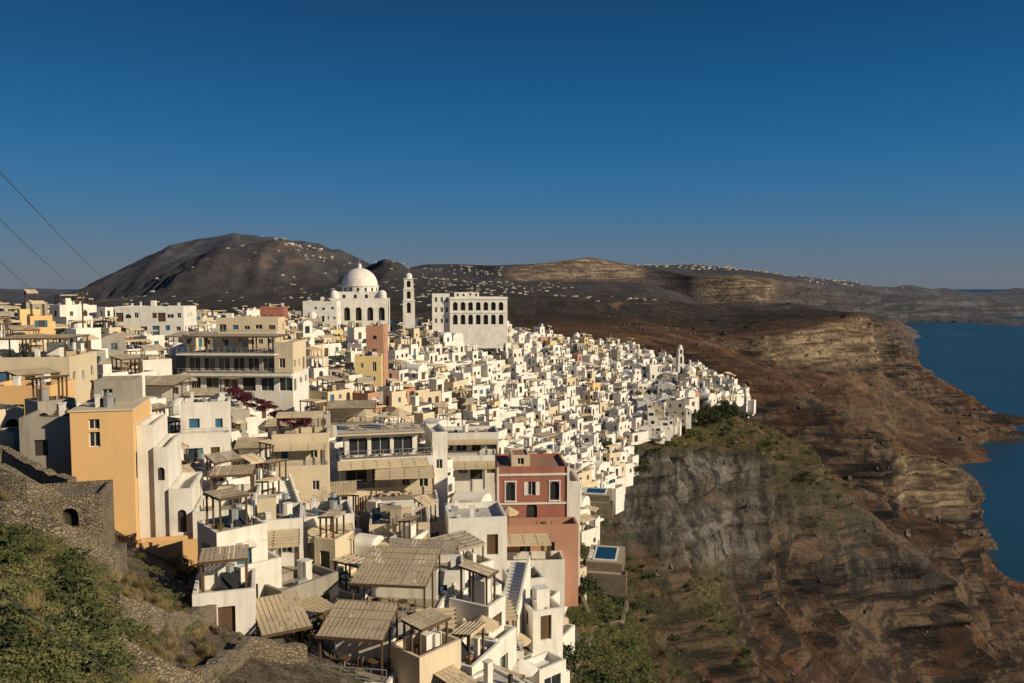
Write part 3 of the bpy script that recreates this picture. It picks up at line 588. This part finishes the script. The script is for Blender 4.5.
a1=[(1.2+i*3.05,3.1+i*3.05,.6,4.6,'arch',.9) for i in range(7)]; a2=[(1.2+i*3.05,3.1+i*3.05,6.2,9.6,'arch',.9) for i in range(7)]
mb.volume(-8,15,0,14,-9,10.8,'white','roofw',{'F':a1+a2,'R':[(1.5+i*3.2,3.4+i*3.2,6.2,9.6,'arch',.9) for i in range(4)]+[(1.5+i*3.2,3.4+i*3.2,.6,4.6,'arch',.9) for i in range(4)]},.8)
mb.box(-8.2,15.2,-.25,-.01,5.2,5.5,'white'); mb.box(-8.2,15.2,-.3,-.01,10.6,10.95,'white')
mb.volume(-15,-8.03,1.5,13,-9,12.4,'white','roofw',{'F':[(1,2,1.2,3.0,'win'),(3.3,4.3,1.2,3,'win'),(5.4,6.3,1.2,3,'win'),(1,2,5.5,7.5,'win'),(3.3,4.3,5.5,7.5,'win'),(5.4,6.3,5.5,7.5,'win'),(1,2,9.5,11.5,'win'),(3.3,4.3,9.5,11.5,'win'),(5.4,6.3,9.5,11.5,'win')],'L':wins(11,5.5,3,.9)},.5)
mb.volume(-6,4,5,12,10.9,13,'white','roofw',{'F':wins(10,10.9,2.0,.9)},.4)
mb.obj('arcaded_hall',q,math.radians(6)); keep(q.x,q.y+7,17)
q=P(693,398,345); mb=MB()
mb.volume(-5,5,0,9,-6,6.0,'cream','roofw',{'F':[(1.5,2.6,1,4,'archw'),(4.2,5.8,.1,3.6,'arch'),(7.4,8.5,1,4,'archw')],'R':[(1.5,2.5,1,4,'archw'),(5,6,1,4,'archw')]},.5)
mb.volume(-3,3,.6,8,6.0,9.0,'yellow','roofw',{'F':[(1.2,2.2,6.6,8.4,'archw'),(3.8,4.8,6.6,8.4,'archw')],'R':[(2,3,6.6,8.4,'archw')]},.3)
mb.cyl(0,4,9,11,2.6,2.6,'cream',14); mb.dome(0,4,11,2.7,'white',16,5,1.1)
mb.cyl(0,4,13.9,15.6,.6,.5,'white',8); mb.dome(0,4,15.6,.6,'white',8,3,1.4)
for k,(zz,hw,h) in enumerate([(6.2,1.5,7.6),(13.9,1.3,4.2),(18.2,1.05,3.0)]):
    mb.volume(-hw-3.8,hw-3.8,6-hw,6+hw,zz,zz+h,'white','white',{s:[(hw-.5,hw+.5,zz+.8,zz+h-.3,'arch')] for s in 'FRLB'},.02)
mb.dome(-3.8,6,21.2,1.1,'white',10,4,1.6)
mb.obj('hillside_church',q,math.radians(10)); keep(q.x,q.y+4,7)
block('pink_house',375,358,192,4.2,7,2,'pink',yaw=0,hs=3.6)
block('yellow_house',368,385,180,6,7,2,'yellow',yaw=.1,hs=3)
block('white_hotel',150,335,190,16,9,2,'white','roofb',yaw=.05,big=True)
block('white_hotel',320,322,285,12,9,2,'white',yaw=.05,hs=3.4)
block('orange_house',272,322,240,7,7,1,'red',yaw=.1,hs=4)
block('cream_hotel',245,348,180,14,9,2,'cream','roofb',yaw=.05,big=True,setback=2)
block('white_hotel',470,480,118,9,8,2,'white','roofb',yaw=.1,setback=2,big=True,awn=True)
block('grey_house',30,392,84,8,8,1,'cream','roofb',yaw=.15,perg='reed')
block('ochre_house',18,425,74,6,5,1,'ochre','roofb',yaw=.1)
block('white_house',205,468,84,5,6,2,'white',yaw=.3,setback=2,shut='teal')
block('white_house',232,540,68,4.4,5,1,'white',yaw=.25,shut='metal',perg='reed')
block('white_house',275,565,63,4.4,5,1,'white',yaw=.25,setback=2.2,shut='metal',awn=True)
block('white_house',330,556,70,4.4,5,1,'white','roofb',yaw=.3,shut='wood',awn=True)
block('cream_house',300,500,84,6,6,2,'cream','tile',yaw=.2,setback=2,perg='awn')
block('white_house',440,612,62,4,4,1,'white','tile',yaw=.1,shut='teal',hs=2.7)
block('white_house',478,556,80,6,6,1,'white','roofw',yaw=.15,hs=3.4,shut='blue')
block('cream_house',400,560,78,6,6,1,'cream','roofb',yaw=.15,awn=True)
block('white_house',225,640,50,3.8,4,1,'white','tile',yaw=.3,perg='reed',hs=2.6)
block('white_house',528,612,74,3.4,3.4,1,'white','roofw',yaw=.25,hs=2.6)
block('white_house',548,640,67,2.8,3,1,'white','tile',yaw=.35,hs=2.1,base=-4)
def perg(u,v,d,w,dp,yaw,mat='reed',h=2.6,tilt=.35,slats=True,tabs=2):
    q=P(u,v,d); mb=MB()
    mb.volume(-w/2-.4,w/2+.4,-.4,dp+.4,-7,-.05,'white','tile',{'F':[(.8,1.7,-2.6,-.6,'arch'),(w-1.6,w-.8,-2.2,-.9,'win')]},.12,1)
    mb.pergola(-w/2,w/2,0,dp,0,h,mat,tilt,slats)
    mb.volume(-w/2+.2,w/2-.2,dp-.9,dp+.3,-.04,2.2,random.choice(['white','cream']),'roofb',{'F':wins(w-.4,0,2.4,1,True)},.02)
    for i in range(tabs): mb.table(-w/2+1.3+i*2.0,dp*.4,-.05)
    mb.rail([(-w/2-.3,-.3),(w/2+.3,-.3)],.07,.9)
    mb.obj('pergola_terrace',q,yaw); keep(q.x,q.y+dp/2,max(w,dp)*.6)
perg(388,622,56,5.6,5.5,-.12,tilt=.9)
perg(350,680,49,4.4,3.6,-.15,tilt=.9)
perg(288,672,50,3.2,4.0,.5,tilt=.9)
perg(418,592,68,6.0,4,-.1,'roofb',tilt=.6)
perg(276,622,60,5.0,3,.05,'roofb',tilt=.5)
perg(330,520,88,6,4,.2,tilt=.6)
perg(405,500,92,7,3.5,.15,'awn',slats=False,tilt=.5)
perg(500,652,62,3.0,2.6,.2,'awn',slats=False,tabs=1)
perg(436,668,55,3.0,2.6,.1,'awn',tilt=.5,slats=False,tabs=1)
perg(150,405,110,7,5,-.1,tilt=.7); perg(120,378,130,8,5,-.2,'awn',slats=False,tilt=.7); perg(70,372,128,7,5,0,tilt=.7)
perg(30,360,150,9,6,.1,'awn',tilt=.8); perg(185,350,165,9,5,-.2,'reed',tilt=.8); perg(350,425,130,8,5,.1,'roofb',tilt=.6); perg(290,445,115,7,4,.2,'awn',tilt=.6)
perg(205,415,112,6,4,.1,'awn',tilt=.6); perg(255,470,98,5,4,.2,'reed',tilt=.6)
def pool(u,v,d,w,l,yaw):
    q=P(u,v,d); mb=MB()
    mb.volume(-w/2-1.2,w/2+1.2,-l/2-1.2,l/2+1.2,-3.0,-.3,'stone','tile',{},.02)
    mb.volume(-w/2-2.4,w/2+2.0,-l/2-3.4,-l/2-1.22,-4.5,-1.6,'stone','tile',{},.3)
    mb.box(-w/2-.25,w/2+.25,-l/2-.25,-l/2,-.28,-.1,'white');mb.box(-w/2-.25,w/2+.25,l/2,l/2+.25,-.28,-.1,'white')
    mb.box(-w/2-.25,-w/2,-l/2,l/2,-.28,-.1,'white');mb.box(w/2,w/2+.25,-l/2,l/2,-.28,-.1,'white')
    mb.poly([(-w/2,-l/2,-.17),(w/2,-l/2,-.17),(w/2,l/2,-.17),(-w/2,l/2,-.17)],'pool')
    for i in range(3): mb.box(-w/2-1.0,-w/2-.4,-l/2+i*1.4,-l/2+.9+i*1.4,-.28,.05,'white')
    mb.obj('swimming_pool',q,yaw); keep(q.x,q.y,w)
pool(606,552,125,3.2,6,-.2); pool(596,490,168,4,4,-.2)
# ---------------------------------------------------------------- town scatter
cells={}
def okpos(x,y,r):
    for (a,b_,c_) in excl:
        if (a-x)**2+(b_-y)**2<(c_+r*.72)**2: return False
    ci,cj=int(x//12),int(y//12)
    for i in(-1,0,1):
        for j in(-1,0,1):
            for (a,b_,c_) in cells.get((ci+i,cj+j),[]):
                if (a-x)**2+(b_-y)**2<((c_+r)*.76)**2: return False
    return True
cnt=0
for t in range(34000):
    y=math.sqrt(ru(50**2,500**2)) if t%3 else ru(48,260)
    u=ru(-130,765)
    if u>float(rim(y))-1500/y+random.gauss(0,1500/y*.4) or u<float(lef(y))+900/y: continue
    if y>360 and u<430: continue
    if y>430 and R()<.4: continue
    x=(u-512)/F*y
    left=u<470 and y<330
    size=ru(4.6,7.6) if u<480 else ru(3.8,6.9)
    if y<100: size*=.72
    r=size*.56
    if not okpos(x,y,r): continue
    e=7; gx=(ground(x+e,y)-ground(x-e,y))/(2*e); gy=(ground(x,y+e)-ground(x,y-e))/(2*e)
    yaw=math.atan2(-gy,-gx)+math.pi/2
    yaw=(yaw+math.pi)%(2*math.pi)-math.pi
    yaw=max(-.3,min(.95,yaw))+ru(-.28,.28)
    pal=[14,1.6,.4,.18,.8,.08] if u>430 else ([7,3.0,.4,.3,2.0,.2])
    house(x,y,yaw,size,y,pal,left); cells.setdefault((int(x//12),int(y//12)),[]).append((x,y,r)); cnt+=1
print("houses",cnt)
mb=MB()
def vill(n,u0,u1,t0,t1,sz):
    for _ in range(n):
        c_=int((random.gauss((u0+u1)/2,(u1-u0)/3.2)-umin)/ustep); t=int(ru(t0,t1)*SEG)
        c_=min(max(c_,0),NU-1)
        if not(u0-30<us[c_]<u1+30): continue
        x,y,z=Xg2[t,c_],Yg2[t,c_],Zg2[t,c_]
        x+=ru(-15,15)
        w=ru(.5,1.4)*sz;h=ru(.25,.55)*sz; mb.box(x-w/2,x+w/2,y,y+w,z-4,z+h,random.choice(['white','roofw','cream','roofw','roofb']),bottom=False)
        if R()<.5: mb.box(x-w/2-w*.6,x-w/2-.1,y+1,y+w,z-4,z+h*.6,'roofw',bottom=False)
vill(110,280,340,17.9,18.4,10); vill(40,200,400,17,18.2,7); vill(150,400,560,16.6,17.9,8); vill(170,630,830,19.4,20.0,12); vill(40,430,520,18.4,18.9,9); vill(60,780,880,19.4,20,12); vill(80,200,640,15.8,17.2,7); vill(25,50,250,16.6,18,8)
mb.obj('distant_village')
# ---------------------------------------------------------------- stone walls
def stonewall(pts,h=1.2,t=.5,name='stone_wall',mat='stone',zoff=0):
    mb=MB(); P3=[]
    for (a,b_) in zip(pts[:-1],pts[1:]):
        L=math.hypot(b_[0]-a[0],b_[1]-a[1]); n=max(1,int(L/.7))
        for i in range(n): f=i/n; P3.append((a[0]+(b_[0]-a[0])*f,a[1]+(b_[1]-a[1])*f))
    P3.append(pts[-1])
    rows_=[]; hc=0
    for i,(x,y) in enumerate(P3):
        j=min(i+1,len(P3)-1);k=max(i-1,0); dx=P3[j][0]-P3[k][0];dy=P3[j][1]-P3[k][1];L=math.hypot(dx,dy) or 1
        nx,ny=-dy/L*t/2,dx/L*t/2; z=ground(x,y)+zoff
        hc=hc*.7+ru(-.3,.3); hh=h+((hc+ru(-.12,.12))*min(1,h*.5) if mat=='stone' else 0)
        rows_.append(((x+nx,y+ny,z-2.5),(x+nx,y+ny,z+hh),(x-nx,y-ny,z+hh),(x-nx,y-ny,z-2.5)))
    for a,b_ in zip(rows_[:-1],rows_[1:]):
        for k in range(3): mb.poly([a[k],b_[k],b_[k+1],a[k+1]],mat)
    mb.poly(rows_[0],mat); mb.poly(rows_[-1][::-1],mat)
    mb.obj(name)
def ud(u,d): return ((u-512)/F*d,d)
stonewall([ud(-60,40),ud(0,40),ud(50,41),ud(104,46),ud(112,50)],1.4,.8)
stonewall([ud(-80,50),ud(20,50),ud(80,53)],1.8,.7)
stonewall([ud(-80,60),ud(0,62),ud(66,58)],2.2,.7)
stonewall([ud(105,36),ud(150,40),ud(185,46),ud(215,52)],1.2,.5)
stonewall([ud(185,34),ud(215,40),ud(240,46),ud(300,48)],1.0,.5)
stonewall([ud(100,29),ud(160,31),ud(205,34)],.8,.5)
stonewall([ud(560,70),ud(585,85),ud(600,100),ud(625,112),ud(630,125)],1.0,.5)
stonewall([ud(590,100),ud(570,115),ud(600,128),ud(625,140)],1.3,.5)
stonewall([ud(560,62),ud(600,68),ud(630,76),ud(650,84)],.6,.4,'white_parapet_wall','white')
stonewall([ud(500,52),ud(545,56),ud(560,62)],.9,.35,'white_parapet_wall','white')
stonewall([ud(545,78),ud(560,90),ud(572,105),ud(580,120)],1.0,.3,'white_parapet_wall','white')
q=P(58,532,50); mb=MB(); mb.volume(-3,2.6,0,4,-3,2.0,'stone','stone',{'F':[(.8,1.9,.1,1.6,'arch',.5),(3.2,4.2,.1,1.5,'arch',.5)]},.3)
mb.volume(-6.4,-3.03,1,5,-3,1.2,'stone','tile',{'F':[(1,1.9,0,1.1,'void',.4)]},.4); mb.obj('stone_ruin',q,.3)
for (u,v,d,yaw,n) in ((300,540,74,.5,22),(505,625,66,-.2,18),(180,520,66,.7,16),(245,590,58,.4,14),(455,640,58,.3,12)):
    mb=MB(); mb.stairs(-.8,0,0,n,1.6,.18,.36,'white','y',1,3); mb.box(-1.05,-.82,0,n*.36,-3,n*.18*.5,'white')
    for i in range(n): mb.box(.82,1.02,i*.36,(i+1)*.36,-3,(i+1)*.18+.7,'white',bottom=False)
    mb.obj('outdoor_stairway',P(u,v,d),yaw)
for (u,v,d) in ((450,655,55),(468,640,57),(432,668,52),(520,640,60),(480,672,52),(236,560,66),(300,585,62)):
    x,y=ud(u,d); mb=MB(); mb.parasol(0,0,0,1.4,random.choice(['awn','white','awn'])); mb.table(.3,-.7,0); mb.obj('parasol',(x,y,ground(x,y)),ru(0,3))
# ---------------------------------------------------------------- vegetation
def shrubmesh(n,mat,flat=.7,leaf=.09,seed=0,tuft=False):
    random.seed(seed); mb=MB()
    lobes=[(ru(-.5,.5),ru(-.5,.5),ru(.15,.6)*flat,ru(.25,.5)) for _ in range(7)]
    for _ in range(6):
        a=ru(0,6.28); x,y=.5*math.cos(a),.5*math.sin(a); mb.poly([(0,0,-.1),(.04,0,-.1),(x+.02,y,.5*flat),(x,y,.5*flat)],'wood')
    for i in range(n):
        if tuft:
            a=ru(0,6.28);r=ru(0,.5);x,y=r*math.cos(a),r*math.sin(a);h=ru(.3,1);k=ru(-.3,.3);l=ru(-.3,.3)
            mb.poly([(x,y,-.05),(x+.03,y+.02,-.05),(x+k,y+l,h*.8)],mat)
        else:
            lx,ly,lz,lr=random.choice(lobes); a=ru(0,6.28); b_=ru(-.5,1.57); rr=lr*ru(.7,1.08)
            c_=Vector((lx+rr*math.cos(a)*math.cos(b_),ly+rr*math.sin(a)*math.cos(b_),max(-.05,lz+rr*math.sin(b_)*flat)))
            v1=Vector((ru(-1,1),ru(-1,1),ru(-1,1))).normalized()*leaf*ru(.6,1.4); v2=Vector((ru(-1,1),ru(-1,1),ru(-1,1))).normalized()*leaf*.7
            mb.poly([c_-v1,c_+v2,c_+v1,c_-v2],mat)
    o=mb.obj('tmp'); m_=o.data; bpy.data.objects.remove(o); return m_
def rockmesh(seed):
    random.seed(seed); bm=bmesh.new(); bmesh.ops.create_icosphere(bm,subdivisions=3,radius=.5)
    planes=[(Vector((ru(-1,1),ru(-1,1),ru(-1,1))).normalized(),ru(.22,.42)) for _ in range(11)]
    for v in bm.verts:
        for n_,dd in planes:
            t=v.co.dot(n_)-dd
            if t>0: v.co-=n_*t
        v.co+=Vector((ru(-1,1),ru(-1,1),ru(-1,1)))*.012
    m_=bpy.data.meshes.new('rock'); bm.to_mesh(m_); bm.free(); m_.materials.append(MAT['rock']); return m_
RK=[rockmesh(s) for s in(21,22,23,24)]
SH=[shrubmesh(900,'leaf',.7,.045,s) for s in(1,2,3)]; SD=[shrubmesh(380,'leafd',.8,.09,s) for s in(4,5)]; TG=[shrubmesh(200,'dry',1,.1,s,True) for s in(6,7)]
BG=[shrubmesh(380,'boug',.6,.08,s) for s in(8,9)]
random.seed(99)
def mass(name): 
    e=bpy.data.objects.new(name,None); scene.collection.objects.link(e); return e
def inst(me_,par,x,y,s,sz=1,z=None):
    o=bpy.data.objects.new('clump',me_); o.location=(x,y,(ground(x,y) if z is None else z)-.05*s); o.rotation_euler=(ru(-.15,.15),ru(-.15,.15),ru(0,6.28)); o.scale=(s,s*ru(.8,1.2),s*sz); o.parent=par; scene.collection.objects.link(o)
e=mass('hillside_shrubs')
for _ in range(400):
    d=ru(14,43); u=ru(-80,115-max(0,(30-d))*2); x,y=ud(u,d)
    inst(random.choice(SH+SH+SD),e,x,y,ru(.45,1.4),ru(.5,.9))
for _ in range(1300):
    d=ru(13,50); u=ru(-80,210)-(0 if R()<.4 else 50); x,y=ud(u,d); inst(random.choice(TG),e,x,y,ru(.4,.8))
for _ in range(70):
    d=ru(34,58); u=ru(110,230); x,y=ud(u,d); inst(random.choice(SH),e,x,y,ru(.4,1.0),.7)
e=mass('rubble')
for _ in range(500):
    d=ru(22,58); u=ru(-60,240); x,y=ud(u,d); inst(random.choice(RK),e,x,y,ru(.15,.7),.7)
e=mass('cliff_shrubs')
for _ in range(9000):
    d=math.exp(ru(math.log(58),math.log(400))); u=ru(555,850)
    c0=int((u-umin)/ustep); t=int(np.searchsorted(Dg[:,c0],d)); t=min(t,NT-1)
    if green[t,c0]<R() or town[t,c0]>.4: continue
    inst(random.choice(SH+SH+SH+SD+TG),e,Xg2[t,c0],Yg2[t,c0],ru(.5,2.1)*(1+d/450),.75,Zg2[t,c0])
e=mass('cliff_boulders')
for _ in range(4200):
    t=int(ru(4.2,16)*SEG); u=ru(600,1024); c0=int((u-umin)/ustep)
    if town[t,c0]>.2 or Zg2[t,c0]<1 or Dg[t,c0]>1500: continue
    s=Dg[t,c0]*.0016*math.exp(random.gauss(.1,.65))+.4
    inst(random.choice(RK),e,Xg2[t,c0],Yg2[t,c0],min(s,7),ru(.5,1.1),Zg2[t,c0])
e=mass('garden_shrubs')
for _ in range(520):
    d=ru(50,330); u=ru(150,float(rim(d))); x,y=ud(u,d); inst(random.choice(SD+SH),e,x,y,ru(.8,1.8),1.3)
for (u,d,n) in ((722,300,30),(705,290,24),(640,240,14),(600,235,10)):
    for _ in range(n):
        x,y=ud(u+ru(-16,16),d+ru(-12,12)); inst(random.choice(SD),e,x,y,ru(2,3.6),1)
e=mass('bougainvillea')
for i in range(46):
    f=i/45; u=232+f*75; v=395+f*32+ru(-5,5); q=P(u,v,104-f*4); inst(random.choice(BG),e,q.x+ru(-.4,.4),q.y+ru(-1,1),ru(.8,1.6),1,q.z)
def tree(u,d,h,mat='leafd',crown=1.8):
    x,y=ud(u,d); mb=MB(); mb.cyl(0,0,-.5,h*.5,.16,.1,'wood',7)
    tips=[]
    for i in range(6):
        a=i*1.05+ru(0,.5); r=crown*ru(.4,.8); t=Vector((r*math.cos(a),r*math.sin(a),h*ru(.6,.9))); tips.append(t)
        b0=Vector((0,0,h*ru(.3,.5))); s_=Vector((.05,.05,0)); mb.poly([b0-s_,b0+s_,t],'wood'); mb.poly([b0+Vector((.05,-.05,0)),b0-Vector((.05,-.05,0)),t],'wood')
    tips.append(Vector((0,0,h)))
    for i in range(1100):
        c_=random.choice(tips)+Vector((random.gauss(0,1),random.gauss(0,1),random.gauss(0,.8)))*crown*.27
        v1=Vector((ru(-1,1),ru(-1,1),ru(-1,1)))*.17; v2=Vector((ru(-1,1),ru(-1,1),ru(-1,1)))*.13
        mb.poly([c_-v1,c_+v2,c_+v1,c_-v2],mat)
    mb.obj('tree',(x,y,ground(x,y)),0)
for a in ((424,66,4.5),(585,105,3.5),(470,128,4),(350,150,4.5),(545,210,5),(90,165,4.5),(60,155,4.5),(250,120,4),(608,232,5),(520,100,3.5),(565,72,3)): tree(*a)
# ---------------------------------------------------------------- power lines
MAT['cable']=newmat('cable_black')[0]; MAT['cable'].node_tree.nodes["Principled BSDF"].inputs['Base Color'].default_value=(.02,.02,.02,1)
def cable(a,b_,sag,r):
    mb=MB(); n=24; pts=[a.lerp(b_,i/n)-Vector((0,0,sag*4*(i/n)*(1-i/n))) for i in range(n+1)]
    for p,q_ in zip(pts[:-1],pts[1:]):
        d=(q_-p).normalized(); s1=d.cross(Vector((0,0,1))).normalized()*r; s2=s1.cross(d).normalized()*r
        A=[p+s1,p+s2,p-s1,p-s2];B=[q_+s1,q_+s2,q_-s1,q_-s2]
        for k in range(4): mb.poly([A[k],A[(k+1)%4],B[(k+1)%4],B[k]],'cable')
    mb.obj('power_cable')
cable(P(-60,108,22),P(112,285,120),.3,.022); cable(P(-60,160,22),P(85,296,120),.3,.02); cable(P(-60,205,22),P(52,306,120),.2,.02)
cable(P(-60,545,16),P(190,725,16),.1,.02)
def pole(p,h):
    mb=MB(); mb.cyl(0,0,-h,.6,.14,.1,'wood',8); mb.box(-.9,.9,-.06,.06,.1,.25,'wood')
    for x in(-.8,0,.8): mb.cyl(x,0,.25,.45,.05,.04,'white',6)
    mb.obj('utility_pole',p)
pole(P(82,296,120.3),9)
# ---------------------------------------------------------------- light, sky, camera
EL,AZ=math.radians(25),math.radians(116)
sd=Vector((math.sin(AZ)*math.cos(EL),math.cos(AZ)*math.cos(EL),math.sin(EL)))
L=bpy.data.lights.new("sun",'SUN'); L.energy=5.0; L.angle=math.radians(.5); L.color=(1,.85,.62)
lo=bpy.data.objects.new("sun",L); lo.rotation_euler=(-sd).to_track_quat('-Z','Y').to_euler(); scene.collection.objects.link(lo)
w=bpy.data.worlds.new("World"); scene.world=w; w.use_nodes=True; nt=w.node_tree; bg=nt.nodes["Background"]
sky=nt.nodes.new('ShaderNodeTexSky'); sky.sky_type='NISHITA'; sky.sun_disc=False; sky.sun_elevation=EL; sky.sun_rotation=AZ; sky.altitude=250; sky.air_density=1.0; sky.dust_density=.6; sky.ozone_density=3
tc=nt.nodes.new('ShaderNodeTexCoord'); sx=nt.nodes.new('ShaderNodeSeparateXYZ'); nt.links.new(tc.outputs['Generated'],sx.inputs[0])
rp=nt.nodes.new('ShaderNodeValToRGB'); cr=rp.color_ramp; cr.interpolation='B_SPLINE'
cr.elements[0].position=0; cr.elements[0].color=(.13,.16,.20,1); cr.elements[1].position=1; cr.elements[1].color=(.01,.06,.18,1)
for p_,c_ in ((.035,(.11,.16,.225)),(.09,(.035,.15,.30)),(.18,(.002,.12,.31)),(.34,(.0005,.030,.105))):
    e_=cr.elements.new(p_); e_.color=(*c_,1)
nt.links.new(sx.outputs[2],rp.inputs[0])
sc=nt.nodes.new('ShaderNodeMix'); sc.data_type='RGBA'; sc.blend_type='ADD'; sc.inputs[0].default_value=.06
sca=nt.nodes.new('ShaderNodeVectorMath'); sca.operation='SCALE'; sca.inputs['Scale'].default_value=9.5
nt.links.new(rp.outputs[0],sca.inputs[0]); nt.links.new(sca.outputs[0],sc.inputs[6]); nt.links.new(sky.outputs[0],sc.inputs[7])
nt.links.new(sc.outputs[2],bg.inputs[0]); bg.inputs[1].default_value=.1
cam=bpy.data.cameras.new("camera"); cam.lens=28; cam.sensor_width=36; cam.clip_start=.5; cam.clip_end=400000
co_=bpy.data.objects.new("camera",cam); co_.location=(0,0,H); co_.rotation_euler=(math.pi/2-TH,0,0); scene.collection.objects.link(co_); scene.camera=co_
scene.view_settings.view_transform='Standard'; scene.view_settings.look='None'; scene.view_settings.exposure=0
